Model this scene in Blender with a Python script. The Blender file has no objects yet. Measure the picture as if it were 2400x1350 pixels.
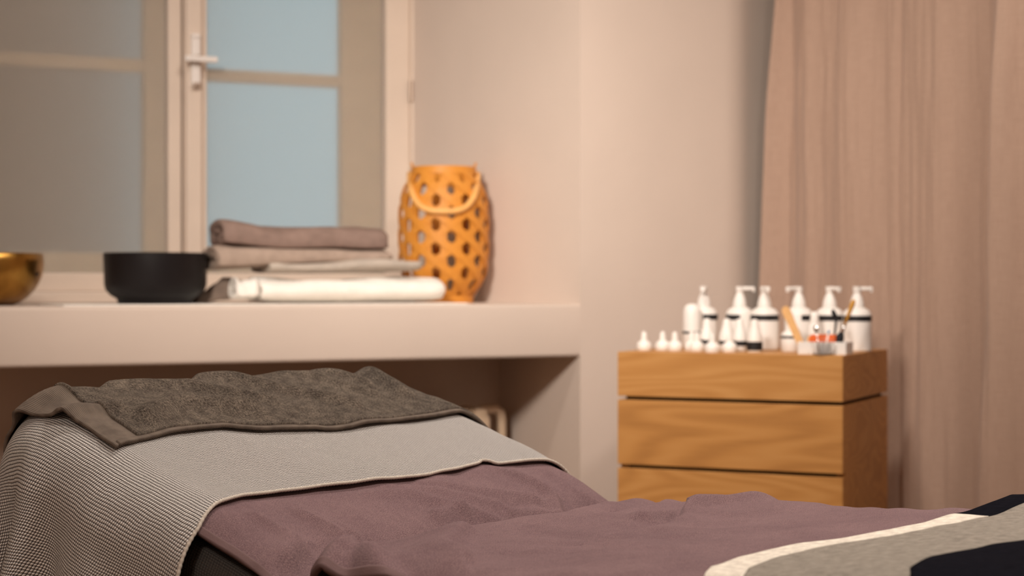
import bpy, bmesh, math, random
import numpy as np
from mathutils import Vector, Matrix

random.seed(7)
scene = bpy.context.scene
col = scene.collection
R = math.radians

# ------------------------------------------------------------------ camera
cam_d = bpy.data.cameras.new('camera')
cam = bpy.data.objects.new('camera', cam_d)
col.objects.link(cam)
cam.location = (0, 0, 1.05)
cam.rotation_euler = (R(90 - 0.136), 0, 0)
cam_d.sensor_width = 36
cam_d.lens = 63
cam_d.dof.use_dof = True
cam_d.dof.focus_distance = 2.02
cam_d.dof.aperture_fstop = 6.0
cam_d.clip_start = 0.05
scene.camera = cam

# ------------------------------------------------------------------ world and lights
w = bpy.data.worlds.new('sky')
scene.world = w
w.use_nodes = True
bg = w.node_tree.nodes['Background']
bg.inputs[0].default_value = (0.36, 0.63, 0.80, 1)
bg.inputs[1].default_value = 0.66

def area(name, loc, target, size, power, color, spread=180):
    d = bpy.data.lights.new(name, 'AREA')
    d.shape = 'DISK'
    d.size = size
    d.energy = power
    d.color = color
    d.spread = R(spread)
    o = bpy.data.objects.new(name, d)
    col.objects.link(o)
    o.location = loc
    o.rotation_euler = (Vector(target) - Vector(loc)).to_track_quat('-Z', 'Y').to_euler()
    return o

area('key_lamp', (-0.95, 0.55, 2.45), (0.05, 4.7, 1.35), 0.45, 6.5, (1.0, 0.91, 0.82), 44)
area('ceiling_lamp', (0.90, 1.7, 2.74), (0.90, 1.7, 0), 0.3, 18, (1.0, 0.91, 0.82), 170)
area('window_ceiling_lamp', (0.15, 3.1, 2.70), (0.0, 2.6, 0), 0.3, 18, (1.0, 0.91, 0.82), 170)
area('rear_fill_light', (-0.9, -0.2, 2.74), (-0.9, -0.2, 0), 0.6, 15, (1.0, 0.91, 0.82), 170)  # added fill behind the camera, brightens the left side of the table

scene.view_settings.view_transform = 'Standard'
scene.view_settings.look = 'None'
scene.view_settings.gamma = 1
scene.view_settings.use_curve_mapping = False
scene.view_settings.exposure = 0.48

# ------------------------------------------------------------------ helpers
def lin(c):
    c = c / 255.0
    return c / 12.92 if c <= 0.04045 else ((c + 0.055) / 1.055) ** 2.4

def rgb(r, g, b):
    return (lin(r), lin(g), lin(b), 1)

class NT:
    """small wrapper that makes node graphs short to write"""
    def __init__(self, name, rough=0.6, base=(0.8, 0.8, 0.8, 1), metallic=0.0, spec=0.4):
        self.m = bpy.data.materials.new(name)
        self.m.use_nodes = True
        self.t = self.m.node_tree
        self.b = self.t.nodes['Principled BSDF']
        self.b.inputs['Base Color'].default_value = base
        self.b.inputs['Roughness'].default_value = rough
        self.b.inputs['Metallic'].default_value = metallic
        self.b.inputs['Specular IOR Level'].default_value = spec
    def n(self, typ, **kw):
        nd = self.t.nodes.new(typ)
        for k, v in kw.items():
            setattr(nd, k, v)
        return nd
    def l(self, a, b):
        self.t.links.new(a, b)
    def coord(self, kind='Object', scale=(1, 1, 1)):
        tc = self.n('ShaderNodeTexCoord')
        mp = self.n('ShaderNodeMapping')
        mp.inputs['Scale'].default_value = scale
        self.l(tc.outputs[kind], mp.inputs[0])
        return mp.outputs[0]
    def noise(self, vec, scale, detail=3, rough=0.5, dist=0.0):
        nd = self.n('ShaderNodeTexNoise')
        nd.inputs['Scale'].default_value = scale
        nd.inputs['Detail'].default_value = detail
        nd.inputs['Roughness'].default_value = rough
        nd.inputs['Distortion'].default_value = dist
        self.l(vec, nd.inputs['Vector'])
        return nd.outputs['Fac']
    def math(self, op, a, b=None, c=None):
        nd = self.n('ShaderNodeMath', operation=op)
        for i, v in enumerate((a, b, c)):
            if v is None:
                continue
            if isinstance(v, (int, float)):
                nd.inputs[i].default_value = v
            else:
                self.l(v, nd.inputs[i])
        return nd.outputs[0]
    def ramp(self, fac, stops):
        nd = self.n('ShaderNodeValToRGB')
        e = nd.color_ramp.elements
        while len(e) < len(stops):
            e.new(0.5)
        for el, (p, c) in zip(e, stops):
            el.position = p
            el.color = c
        self.l(fac, nd.inputs[0])
        return nd.outputs[0]
    def base(self, out):
        self.l(out, self.b.inputs['Base Color'])
    def bump(self, h, strength=0.3, dist=0.01):
        nd = self.n('ShaderNodeBump')
        nd.inputs['Strength'].default_value = strength
        nd.inputs['Distance'].default_value = dist
        self.l(h, nd.inputs['Height'])
        self.l(nd.outputs[0], self.b.inputs['Normal'])

M = {}

def plain(key, c, rough=0.6, metallic=0.0, spec=0.4, var=0.06, scale=12, bump=0.0, bscale=200):
    x = NT(key, rough, c, metallic, spec)
    v = x.coord()
    dark = tuple(k * (1 - var) for k in c[:3]) + (1,)
    lite = tuple(min(1, k * (1 + var)) for k in c[:3]) + (1,)
    x.base(x.ramp(x.noise(v, scale), [(0.3, dark), (0.7, lite)]))
    if bump:
        x.bump(x.noise(v, bscale, 4), bump, 0.002)
    M[key] = x.m
    return x

plain('plaster', rgb(211, 194, 181), 0.85, spec=0.2, var=0.03, scale=3, bump=0.25, bscale=45)
plain('paint', rgb(226, 208, 192), 0.45, var=0.03, scale=8)
plain('paint_old', rgb(242, 226, 202), 0.55, var=0.05, scale=8)
plain('latch_white', rgb(240, 232, 226), 0.35, var=0.02)
plain('latch_metal', rgb(176, 156, 140), 0.35, metallic=0.5)
plain('ceiling_paint', rgb(232, 224, 216), 0.9, spec=0.1, var=0.02, scale=2)
plain('floor_wood', rgb(120, 88, 62), 0.5, var=0.2, scale=5)
plain('charcoal', rgb(46, 43, 42), 0.6, var=0.1)
plain('black_bowl', rgb(24, 20, 21), 0.45, spec=0.25, var=0.08, scale=20)
plain('black_label', rgb(24, 22, 24), 0.6)
plain('white_plastic', rgb(244, 238, 232), 0.38, var=0.015, spec=0.5)
plain('white_ceramic', rgb(236, 232, 228), 0.25, var=0.02, spec=0.5)
plain('white_cotton', rgb(246, 240, 232), 0.95, spec=0.1, var=0.04, scale=40, bump=0.5, bscale=260)
plain('towel_brown', rgb(142, 120, 110), 0.97, spec=0.05, var=0.12, scale=40, bump=0.6, bscale=300)
plain('towel_beige', rgb(170, 150, 136), 0.97, spec=0.05, var=0.10, scale=40, bump=0.6, bscale=300)
plain('towel_grey', rgb(186, 174, 162), 0.97, spec=0.05, var=0.08, scale=40, bump=0.6, bscale=300)
plain('towel_dim', rgb(140, 122, 110), 0.97, spec=0.05, var=0.10, scale=40, bump=0.6, bscale=300)
plain('radiator', rgb(214, 188, 160), 0.4, var=0.04)
plain('orange_clay', rgb(214, 96, 36), 0.5, var=0.1, scale=60)
plain('spatula_wood', rgb(226, 176, 116), 0.6, var=0.1, scale=60)
plain('brush_wood', rgb(206, 150, 62), 0.5, var=0.1, scale=60)
plain('black_bristle', rgb(22, 20, 26), 0.7, var=0.2, scale=80)
plain('steel', rgb(225, 222, 218), 0.18, metallic=1.0, var=0.02)
plain('blue_tip', rgb(70, 140, 190), 0.4)
plain('rail_metal', rgb(190, 180, 170), 0.35, metallic=0.8)
plain('bamboo_light', rgb(238, 178, 104), 0.45, var=0.08, scale=50)
plain('facade', rgb(160, 96, 56), 0.9, var=0.10, scale=0.6)
plain('asphalt', rgb(90, 88, 86), 0.9)
plain('dark_gap', rgb(40, 28, 18), 0.8)

# bamboo strips with grain along the strip
x = NT('bamboo', 0.5, spec=0.35)
v = x.coord('UV', (1, 14, 1))
x.base(x.ramp(x.noise(v, 9, 4), [(0.3, rgb(190, 116, 36)), (0.55, rgb(222, 148, 58)), (0.75, rgb(234, 168, 80))]))
M['bamboo'] = x.m

# hammered brass
x = NT('brass', 0.32, rgb(196, 142, 62), 1.0)
v = x.coord('Object', (1, 1, 0.25))
x.base(x.ramp(x.noise(v, 22, 4), [(0.3, rgb(116, 80, 34)), (0.7, rgb(176, 132, 64))]))
x.bump(x.noise(x.coord(), 30, 2), 0.35, 0.003)
M['brass'] = x.m
plain('brass_dark', rgb(60, 42, 22), 0.6, metallic=0.6)

# oak with cathedral grain, veins along local x
def oak(key, seed):
    x = NT(key, 0.5, spec=0.35)
    tc = x.n('ShaderNodeTexCoord')
    mp = x.n('ShaderNodeMapping')
    mp.inputs['Location'].default_value = (seed * 1.7, seed * 0.9, seed * 0.31)
    mp.inputs['Scale'].default_value = (0.26, 1, 2.0)
    x.l(tc.outputs['Object'], mp.inputs[0])
    v = mp.outputs[0]
    big = x.noise(v, 3.2, 2, 0.45)
    rings = x.math('SINE', x.math('MULTIPLY', big, 120.0))
    mp2 = x.n('ShaderNodeMapping')
    mp2.inputs['Scale'].default_value = (3, 60, 110)
    x.l(tc.outputs['Object'], mp2.inputs[0])
    fine = x.noise(mp2.outputs[0], 3, 4, 0.6)
    fac = x.math('ADD', x.math('MULTIPLY', rings, 0.13), x.math('ADD', x.math('MULTIPLY', fine, 0.5), 0.24))
    broad = x.noise(v, 2.0, 2)
    fac = x.math('ADD', fac, x.math('MULTIPLY', x.math('SUBTRACT', broad, 0.5), 0.6))
    x.base(x.ramp(fac, [(0.15, rgb(158, 106, 52)), (0.5, rgb(188, 132, 70)), (0.85, rgb(202, 148, 86))]))
    x.bump(fine, 0.15, 0.001)
    M[key] = x.m
for i in range(4):
    oak('oak%d' % i, i + 1)

# curtain linen
x = NT('linen', 0.95, spec=0.05)
v = x.coord('UV', (1, 1, 1))
wv1 = x.noise(x.coord('UV', (500, 25, 1)), 1, 2)
wv2 = x.noise(x.coord('UV', (25, 500, 1)), 1, 2)
wv = x.math('ADD', x.math('MULTIPLY', wv1, 0.5), x.math('MULTIPLY', wv2, 0.5))
x.base(x.ramp(wv, [(0.25, rgb(168, 140, 123)), (0.75, rgb(186, 158, 140))]))
x.bump(wv, 0.35, 0.0015)
x.b.inputs['Sheen Weight'].default_value = 0.15
M['linen'] = x.m

# terry cloth
def terry(key, c0, c1, c2, scale=330, bump=0.9, dist=0.004, sheen=0.2, wmid=0.30):
    x = NT(key, 1.0, spec=0.02)
    v = x.coord('UV', (1, 1, 1))
    fine = x.noise(v, scale, 3, 0.65)
    mid = x.noise(v, scale * 0.16, 3, 0.6)
    big = x.noise(v, 9, 3, 0.55)
    fac = x.math('ADD', x.math('MULTIPLY', fine, 0.85 - wmid), x.math('ADD', x.math('MULTIPLY', mid, wmid), x.math('MULTIPLY', big, 0.15)))
    x.base(x.ramp(fac, [(0.36, c0), (0.5, c1), (0.64, c2)]))
    x.bump(x.math('ADD', fine, x.math('MULTIPLY', mid, wmid * 2)), bump, dist)
    x.b.inputs['Sheen Weight'].default_value = sheen
    x.b.inputs['Sheen Roughness'].default_value = 0.4
    M[key] = x.m
terry('terry_dark', rgb(60, 53, 47), rgb(112, 101, 91), rgb(158, 144, 128), 430, 1.0, 0.006, 0.05)
terry('terry_mauve', rgb(98, 77, 81), rgb(129, 104, 107), rgb(160, 132, 131), 850, 0.55, 0.0025, 0.08, 0.12)
plain('mauve_hem', rgb(118, 96, 96), 0.95, spec=0.05, var=0.04, scale=60, bump=0.2, bscale=500)

# flat-woven band of the dark towel: thin ribs
x = NT('woven_band', 0.9, spec=0.1)
tc = x.n('ShaderNodeUVMap')
sp = x.n('ShaderNodeSeparateXYZ')
x.l(tc.outputs[0], sp.inputs[0])
rib = x.math('SINE', x.math('MULTIPLY', sp.outputs[0], 6.2832 / 0.0016))
nz = x.noise(x.coord('UV'), 60, 3)
x.base(x.ramp(x.math('ADD', x.math('MULTIPLY', rib, 0.12), nz), [(0.3, rgb(98, 87, 79)), (0.7, rgb(124, 111, 100))]))
x.bump(rib, 0.4, 0.0006)
M['woven_band'] = x.m

# knitted blanket: slanted beads in rows that run along the bed
def knit(key):
    x = NT(key, 0.95, spec=0.05)
    tc = x.n('ShaderNodeUVMap')
    nzv = x.n('ShaderNodeTexNoise')
    nzv.inputs['Scale'].default_value = 35
    nzv.inputs['Detail'].default_value = 3
    x.l(tc.outputs[0], nzv.inputs['Vector'])
    sub = x.n('ShaderNodeVectorMath', operation='MULTIPLY_ADD')
    x.l(nzv.outputs['Color'], sub.inputs[0])
    sub.inputs[1].default_value = (0.004, 0.004, 0)
    x.l(tc.outputs[0], sub.inputs[2])
    sp = x.n('ShaderNodeSeparateXYZ')
    x.l(sub.outputs[0], sp.inputs[0])
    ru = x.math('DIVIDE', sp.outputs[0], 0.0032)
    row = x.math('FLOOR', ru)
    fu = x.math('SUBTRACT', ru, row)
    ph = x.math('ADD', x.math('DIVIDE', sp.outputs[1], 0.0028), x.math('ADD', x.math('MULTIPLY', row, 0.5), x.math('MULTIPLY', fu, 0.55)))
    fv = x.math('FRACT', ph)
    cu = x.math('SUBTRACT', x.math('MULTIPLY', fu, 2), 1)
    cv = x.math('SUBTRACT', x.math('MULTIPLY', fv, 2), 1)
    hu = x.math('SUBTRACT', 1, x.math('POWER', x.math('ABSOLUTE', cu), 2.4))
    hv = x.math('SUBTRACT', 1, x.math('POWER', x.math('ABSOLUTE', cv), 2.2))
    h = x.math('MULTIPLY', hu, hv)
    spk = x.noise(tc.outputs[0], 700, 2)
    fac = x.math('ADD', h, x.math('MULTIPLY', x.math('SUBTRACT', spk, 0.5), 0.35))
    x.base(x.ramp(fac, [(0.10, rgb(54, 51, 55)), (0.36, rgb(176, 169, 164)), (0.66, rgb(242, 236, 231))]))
    x.bump(h, 1.0, 0.0018)
    M[key] = x.m
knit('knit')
plain('knit_yarn', rgb(206, 196, 184), 0.95, spec=0.05, var=0.08, scale=200, bump=0.3, bscale=900)
plain('knit_back', rgb(52, 50, 58), 0.95, spec=0.05)

# wool felt of the throw
def felt(key, c):
    x = NT(key, 1.0, spec=0.02)
    v = x.coord('UV')
    nz = x.noise(v, 90, 5, 0.65)
    d = tuple(k * 0.72 for k in c[:3]) + (1,)
    li = tuple(min(1, k * 1.22) for k in c[:3]) + (1,)
    x.base(x.ramp(nz, [(0.3, d), (0.7, li)]))
    x.bump(nz, 0.8, 0.006)
    M[key] = x.m
felt('felt_grey', rgb(150, 142, 132))
felt('felt_white', rgb(238, 226, 212))
felt('felt_navy', rgb(20, 20, 27))

# upholstery with a small diamond emboss
x = NT('upholstery', 0.6, spec=0.3)
tc = x.n('ShaderNodeUVMap')
sp = x.n('ShaderNodeSeparateXYZ')
x.l(tc.outputs[0], sp.inputs[0])
da = x.math('SINE', x.math('MULTIPLY', x.math('ADD', sp.outputs[0], sp.outputs[1]), 6.2832 / 0.007))
db = x.math('SINE', x.math('MULTIPLY', x.math('SUBTRACT', sp.outputs[0], sp.outputs[1]), 6.2832 / 0.007))
hh = x.math('MULTIPLY', da, db)
x.base(x.ramp(hh, [(0.2, rgb(62, 57, 54)), (0.8, rgb(82, 76, 70))]))
x.bump(hh, 0.5, 0.001)
M['upholstery'] = x.m

# glass
x = NT('frosted_glass', 0.38, (0.93, 0.95, 0.95, 1))
x.b.inputs['Transmission Weight'].default_value = 1.0
x.b.inputs['IOR'].default_value = 1.35
x.bump(x.noise(x.coord(), 120, 2), 0.1, 0.001)
M['frosted_glass'] = x.m
x = NT('pane_glass', 0.20, (0.92, 0.87, 0.80, 1))
x.b.inputs['Transmission Weight'].default_value = 0.80
x.b.inputs['IOR'].default_value = 1.25
x.bump(x.noise(x.coord(), 14, 2), 0.05, 0.002)
M['pane_glass'] = x.m
x = NT('cup_glass', 0.02, (0.97, 0.97, 0.97, 1))
x.b.inputs['Transmission Weight'].default_value = 1.0
x.b.inputs['IOR'].default_value = 1.3
x.bump(x.noise(x.coord(), 20, 1), 0.02, 0.001)
M['cup_glass'] = x.m

# ------------------------------------------------------------------ object helpers
def link(name, me, mat=None, parent=None, smooth=False):
    o = bpy.data.objects.new(name, me)
    col.objects.link(o)
    if mat is not None and len(me.materials) == 0:
        me.materials.append(M[mat])
    if parent is not None:
        o.parent = parent
    if smooth:
        me.polygons.foreach_set('use_smooth', [True] * len(me.polygons))
    return o

def tag(o, label, cat=None, group=None, kind=None):
    o['label'] = label
    if cat: o['category'] = cat
    if group: o['group'] = group
    if kind: o['kind'] = kind
    return o

def empty(name, loc=(0, 0, 0), rz=0, label=None, cat=None, group=None, kind=None):
    o = bpy.data.objects.new(name, None)
    o.empty_display_size = 0.05
    col.objects.link(o)
    o.location = loc
    o.rotation_euler = (0, 0, rz)
    if label: tag(o, label, cat, group, kind)
    return o

def bm_box(bm, lo, hi, bev=0.0):
    r = bmesh.ops.create_cube(bm, size=1)
    vs = r['verts']
    for q in vs:
        q.co = Vector([lo[i] + (q.co[i] + 0.5) * (hi[i] - lo[i]) for i in range(3)])
    if bev:
        es = list({e for q in vs for e in q.link_edges})
        bmesh.ops.bevel(bm, geom=es, offset=bev, segments=2, affect='EDGES', profile=0.6)

def bm_mesh(bm, name):
    me = bpy.data.meshes.new(name)
    bm.normal_update()
    bm.to_mesh(me)
    bm.free()
    return me

def boxes(name, lst, mat, parent=None, bev=0.0):
    bm = bmesh.new()
    for lo, hi in lst:
        bm_box(bm, lo, hi, bev)
    return link(name, bm_mesh(bm, name), mat, parent)

def prism(name, pts, z0, z1, mat, parent=None, bev=0.0):
    bm = bmesh.new()
    lo = [bm.verts.new((p[0], p[1], z0)) for p in pts]
    hi = [bm.verts.new((p[0], p[1], z1)) for p in pts]
    bm.faces.new(lo[::-1]); bm.faces.new(hi)
    for i in range(len(pts)):
        j = (i + 1) % len(pts)
        bm.faces.new((lo[i], lo[j], hi[j], hi[i]))
    if bev:
        es = [e for e in bm.edges if abs(e.verts[0].co.z - e.verts[1].co.z) > 1e-4]
        bmesh.ops.bevel(bm, geom=es, offset=bev, segments=4, affect='EDGES', profile=0.5)
    bmesh.ops.recalc_face_normals(bm, faces=bm.faces)
    return link(name, bm_mesh(bm, name), mat, parent)

def lathe_me(name, prof, n=40, arc=None, wob=None):
    """prof: (r, z) list; arc=(a0, a1) gives an open band"""
    verts, faces = [], []
    full = arc is None
    a0, a1 = (0, 2 * math.pi) if full else arc
    m = n if full else n + 1
    for (r, z) in prof:
        for i in range(m):
            a = a0 + (a1 - a0) * i / n
            rr = r * (1 + (wob(a, z) if wob else 0))
            verts.append((rr * math.cos(a), rr * math.sin(a), z))
    for k in range(len(prof) - 1):
        for i in range(n):
            j = (i + 1) % m if full else i + 1
            faces.append((k * m + i, k * m + j, (k + 1) * m + j, (k + 1) * m + i))
    me = bpy.data.meshes.new(name)
    me.from_pydata(verts, [], faces)
    bm = bmesh.new(); bm.from_mesh(me)
    bmesh.ops.remove_doubles(bm, verts=bm.verts, dist=1e-6)
    bmesh.ops.recalc_face_normals(bm, faces=bm.faces)
    bm.to_mesh(me); bm.free()
    return me

def shade(o, angle=40):
    me = o.data
    me.polygons.foreach_set('use_smooth', [True] * len(me.polygons))
    bm = bmesh.new(); bm.from_mesh(me)
    for e in bm.edges:
        if len(e.link_faces) == 2 and e.calc_face_angle(0) > R(angle):
            e.smooth = False
    bm.to_mesh(me); bm.free()
    return o

def tube_me(name, pts, rad, n=10, closed=False):
    pts = [Vector(p) for p in pts]
    if not hasattr(rad, '__len__'):
        rad = [rad] * len(pts)
    verts, faces = [], []
    prev = None
    for i, p in enumerate(pts):
        a = pts[i - 1] if (i > 0 or closed) else p
        b = pts[(i + 1) % len(pts)] if (i < len(pts) - 1 or closed) else p
        t = (b - a).normalized()
        if prev is None:
            ref = Vector((0, 0, 1)) if abs(t.z) < 0.9 else Vector((1, 0, 0))
            nn = t.cross(ref).normalized()
        else:
            nn = (prev - t * prev.dot(t)).normalized()
        prev = nn
        bb = t.cross(nn)
        for k in range(n):
            q = 2 * math.pi * k / n
            verts.append(p + (nn * math.cos(q) + bb * math.sin(q)) * rad[i])
    m = len(pts)
    for i in range(m if closed else m - 1):
        j = (i + 1) % m
        for k in range(n):
            l = (k + 1) % n
            faces.append((i * n + k, i * n + l, j * n + l, j * n + k))
    if not closed:
        faces.append(tuple(range(n))[::-1])
        faces.append(tuple((m - 1) * n + k for k in range(n)))
    me = bpy.data.meshes.new(name)
    me.from_pydata([tuple(q) for q in verts], [], faces)
    bm = bmesh.new(); bm.from_mesh(me)
    bmesh.ops.recalc_face_normals(bm, faces=bm.faces)
    bm.to_mesh(me); bm.free()
    me.polygons.foreach_set('use_smooth', [True] * len(me.polygons))
    return me

def grid_me(name, P, UV=None):
    """P: (nu, nv, 3) array of points, UV: (nu, nv, 2)"""
    nu, nv = P.shape[:2]
    idx = np.arange(nu * nv).reshape(nu, nv)
    q = np.stack([idx[:-1, :-1], idx[1:, :-1], idx[1:, 1:], idx[:-1, 1:]], -1).reshape(-1, 4)
    me = bpy.data.meshes.new(name)
    me.vertices.add(nu * nv)
    me.vertices.foreach_set('co', np.ascontiguousarray(P, np.float32).ravel())
    me.loops.add(q.size)
    me.loops.foreach_set('vertex_index', q.astype(np.int32).ravel())
    me.polygons.add(len(q))
    me.polygons.foreach_set('loop_start', np.arange(0, q.size, 4, dtype=np.int32))
    me.polygons.foreach_set('loop_total', np.full(len(q), 4, np.int32))
    me.polygons.foreach_set('use_smooth', np.ones(len(q), bool))
    if UV is not None:
        lay = me.uv_layers.new(name='UVMap')
        lay.data.foreach_set('uv', np.ascontiguousarray(UV.reshape(-1, 2)[q.ravel()], np.float32).ravel())
    me.update(calc_edges=True)
    me.validate()
    return me

_rng = np.random.RandomState(3)
_lat = _rng.rand(256, 256)
def vnoise(x, y):
    xi = np.floor(x).astype(int); yi = np.floor(y).astype(int)
    fx = x - xi; fy = y - yi
    fx = fx * fx * fx * (fx * (fx * 6 - 15) + 10); fy = fy * fy * fy * (fy * (fy * 6 - 15) + 10)
    a = _lat[xi % 256, yi % 256]; b = _lat[(xi + 1) % 256, yi % 256]
    c = _lat[xi % 256, (yi + 1) % 256]; d = _lat[(xi + 1) % 256, (yi + 1) % 256]
    return (a * (1 - fx) + b * fx) * (1 - fy) + (c * (1 - fx) + d * fx) * fy - 0.5
def fbm(x, y, o=3):
    r = 0
    for k in range(o):
        r = r + vnoise(x * 2 ** k + 17 * k, y * 2 ** k + 31 * k) / 2 ** k
    return r

# ------------------------------------------------------------------ the room
# local frame of the window wall: x runs along the wall to the right, y goes into the wall
C = (0.1695, 4.45)
A = R(26)
def wl(a, b, z=0.0):
    return (C[0] + a * math.cos(A) - b * math.sin(A), C[1] + a * math.sin(A) + b * math.cos(A), z)
def place(o):
    o.location = wl(0, 0); o.rotation_euler = (0, 0, A); return o

CEIL = 2.8
LEFT, BACK, RIGHT = -3.3, -5.3, 0.80
tag(place(boxes('floor', [((LEFT, BACK, -0.1), (1.0, 1.0, 0))], 'floor_wood')), 'dark wooden floor under the treatment table', kind='structure')
tag(place(boxes('ceiling', [((LEFT, BACK, CEIL), (1.0, 1.0, CEIL + 0.1))], 'ceiling_paint')), 'plain white ceiling of the room', kind='structure')
# window wall: right pier, recess behind the curtain, left pier, lintel, splayed reveal, parapet under the shelf
ww = tag(empty('wall_window', wl(0, 0), A), 'pale plastered window wall with a deep niche', kind='structure')
arc_ = [(0.42 + 0.20 * math.sin(t), 0.20 - 0.20 * math.cos(t)) for t in [R(k * 4) for k in range(7)]]
shade(prism('pier', [(0, 0)] + arc_ + [(0.95, 0.217), (0.95, 0.75), (0, 0.75)], 0, CEIL, 'plaster', ww, 0.0), 40)
boxes('pier', [((LEFT, 0, 0), (-2.45, 0.75, CEIL))], 'plaster', ww)
boxes('lintel', [((-2.45, 0, 2.35), (0, 0.75, CEIL))], 'plaster', ww)
prism('reveal', [(0, 0), (0, 0.75), (-0.151, 0.75)], 0.999, 2.35, 'plaster', ww)
boxes('parapet', [((-2.45, 0.465, 0), (0, 0.75, 0.869))], 'plaster', ww)
boxes('outer_jamb', [((-0.151, 0.75, 0.9), (0.478, 1.1, CEIL)), ((LEFT, 0.75, 0.9), (-2.3, 1.1, CEIL)), ((-2.3, 0.75, 2.35), (-0.151, 1.1, CEIL)), ((LEFT, 0.75, 0), (0.478, 1.1, 0.999))], 'paint_old', ww)
tag(place(boxes('wall_right', [((RIGHT, BACK, 0), (RIGHT + 0.15, 0.25, CEIL))], 'plaster')), 'plastered side wall behind the curtains', kind='structure')
tag(place(boxes('wall_left', [((LEFT - 0.15, BACK, 0), (LEFT, 0.6, CEIL))], 'plaster')), 'plastered side wall outside the view', kind='structure')
tag(place(boxes('wall_back', [((LEFT, BACK - 0.15, 0), (1.0, BACK, CEIL))], 'plaster')), 'plastered wall behind the viewer', kind='structure')
# soft plaster edge on the free corner of the pier
# shelf slab across the niche with a rounded front edge
bm = bmesh.new()
bm_box(bm, (-2.45, 0.0, 0.869), (0.0, 0.752, 1.0))
es = [e for e in bm.edges if abs(e.verts[0].co.y) < 1e-5 and abs(e.verts[1].co.y) < 1e-5 and abs(e.verts[0].co.z - e.verts[1].co.z) < 1e-5]
bmesh.ops.bevel(bm, geom=es, offset=0.009, segments=4, affect='EDGES', profile=0.5)
sh = shade(link('window_shelf', bm_mesh(bm, 'window_shelf'), 'plaster'), 30)
tag(place(sh), 'thick plastered shelf running across the window niche', kind='structure')

# ------------------------------------------------------------------ double window
win = tag(empty('window_1', wl(0, 0), A), 'old cream painted double casement window above the shelf', kind='structure')
Z1 = 2.33
boxes('frame_sill', [((-2.3, 0.70, 1.0), (-0.14, 0.80, 1.030))], 'paint', win, 0.004)
boxes('jamb', [((-0.151, 0.72, 1.03), (-0.128, 0.79, Z1))], 'paint', win, 0.003)
def casement(name, a0, a1, b0, b1, z0, z1, st_l, st_r, rail, mat, glass, munt=None, gb=None):
    c = boxes(name, [((a0, b0, z0), (a0 + st_l, b1, z1)), ((a1 - st_r, b0, z0), (a1, b1, z1)),
                     ((a0 + st_l, b0, z0), (a1 - st_r, b1, z0 + rail)), ((a0 + st_l, b0, z1 - rail), (a1 - st_r, b1, z1))], mat, win, 0.004)
    gb = gb if gb is not None else (b0 + b1) / 2
    zs = [z0 + rail]
    if munt:
        boxes('muntin', [((a0 + st_l, b0 + 0.004, m0), (a1 - st_r, b1 - 0.004, m1)) for m0, m1 in munt], mat, c, 0.004)
        for m0, m1 in munt:
            zs += [m0, m1]
    zs.append(z1 - rail)
    for k in range(0, len(zs), 2):
        boxes('pane', [((a0 + st_l - 0.003, gb - 0.002, zs[k] - 0.003), (a1 - st_r + 0.003, gb + 0.002, zs[k + 1] + 0.003))], glass, c)
    return c
casement('casement', -1.62, -0.806, 0.735, 0.775, 1.030, Z1, 0.05, 0.036, 0.048, 'paint', 'pane_glass')
rc = casement('casement', -0.800, -0.151, 0.735, 0.775, 1.030, Z1, 0.064, 0.070, 0.048, 'paint', 'pane_glass')
boxes('cover_strip', [((-0.797, 0.716, 1.034), (-0.755, 0.736, Z1))], 'paint', rc, 0.004)
casement('casement', -2.3, -1.625, 0.735, 0.775, 1.030, Z1, 0.05, 0.05, 0.048, 'paint', 'pane_glass')
# outer leaves, seen through the inner panes
casement('outer_casement', -1.70, -0.765, 0.95, 0.99, 1.0, Z1, 0.06, 0.085, 0.135, 'paint_old', 'frosted_glass', [(1.632, 1.668)])
casement('outer_casement', -0.755, -0.152, 0.95, 0.99, 1.0, Z1, 0.05, 0.122, 0.135, 'paint_old', 'frosted_glass', [(1.618, 1.652)])
casement('outer_casement', -2.3, -1.71, 0.95, 0.99, 1.0, Z1, 0.06, 0.06, 0.135, 'paint_old', 'frosted_glass', [(1.632, 1.668)])
# latch on the meeting stile
la = boxes('latch', [((-0.787, 0.702, 1.572), (-0.763, 0.718, 1.712))], 'latch_white', win, 0.004)
boxes('latch_handle', [((-0.812, 0.672, 1.634), (-0.724, 0.688, 1.650))], 'latch_white', la, 0.005)
boxes('latch_stem', [((-0.783, 0.686, 1.630), (-0.767, 0.704, 1.654))], 'latch_metal', la, 0.003)
boxes('latch_screw', [((-0.785, 0.697, 1.568), (-0.765, 0.703, 1.582))], 'latch_metal', la, 0.002)
boxes('latch_screw', [((-0.785, 0.697, 1.700), (-0.765, 0.703, 1.708))], 'latch_white', la, 0.002)
shade(link('hinge', lathe_me('hinge', [(0, 1.56), (0.006, 1.56), (0.006, 1.62), (0, 1.62)], 12), 'latch_metal', win)).location = (-0.152, 0.722, 0)

# what stands outside
fa = tag(place(boxes('neighbour_house', [((-9, 4.0, -1.0), (0.05, 6.0, 7.0))], 'facade')), 'brownish house wall outside behind the left window leaf', 'building')
boxes('window_opening', [((-3.6, 3.95, 0.4), (-2.5, 4.05, 1.9))], 'asphalt', fa)
tag(place(boxes('ground_outside', [((-14, 1.2, -1.2), (14, 14, -1.0))], 'asphalt')), 'grey paved ground outside the window', kind='structure')

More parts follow.
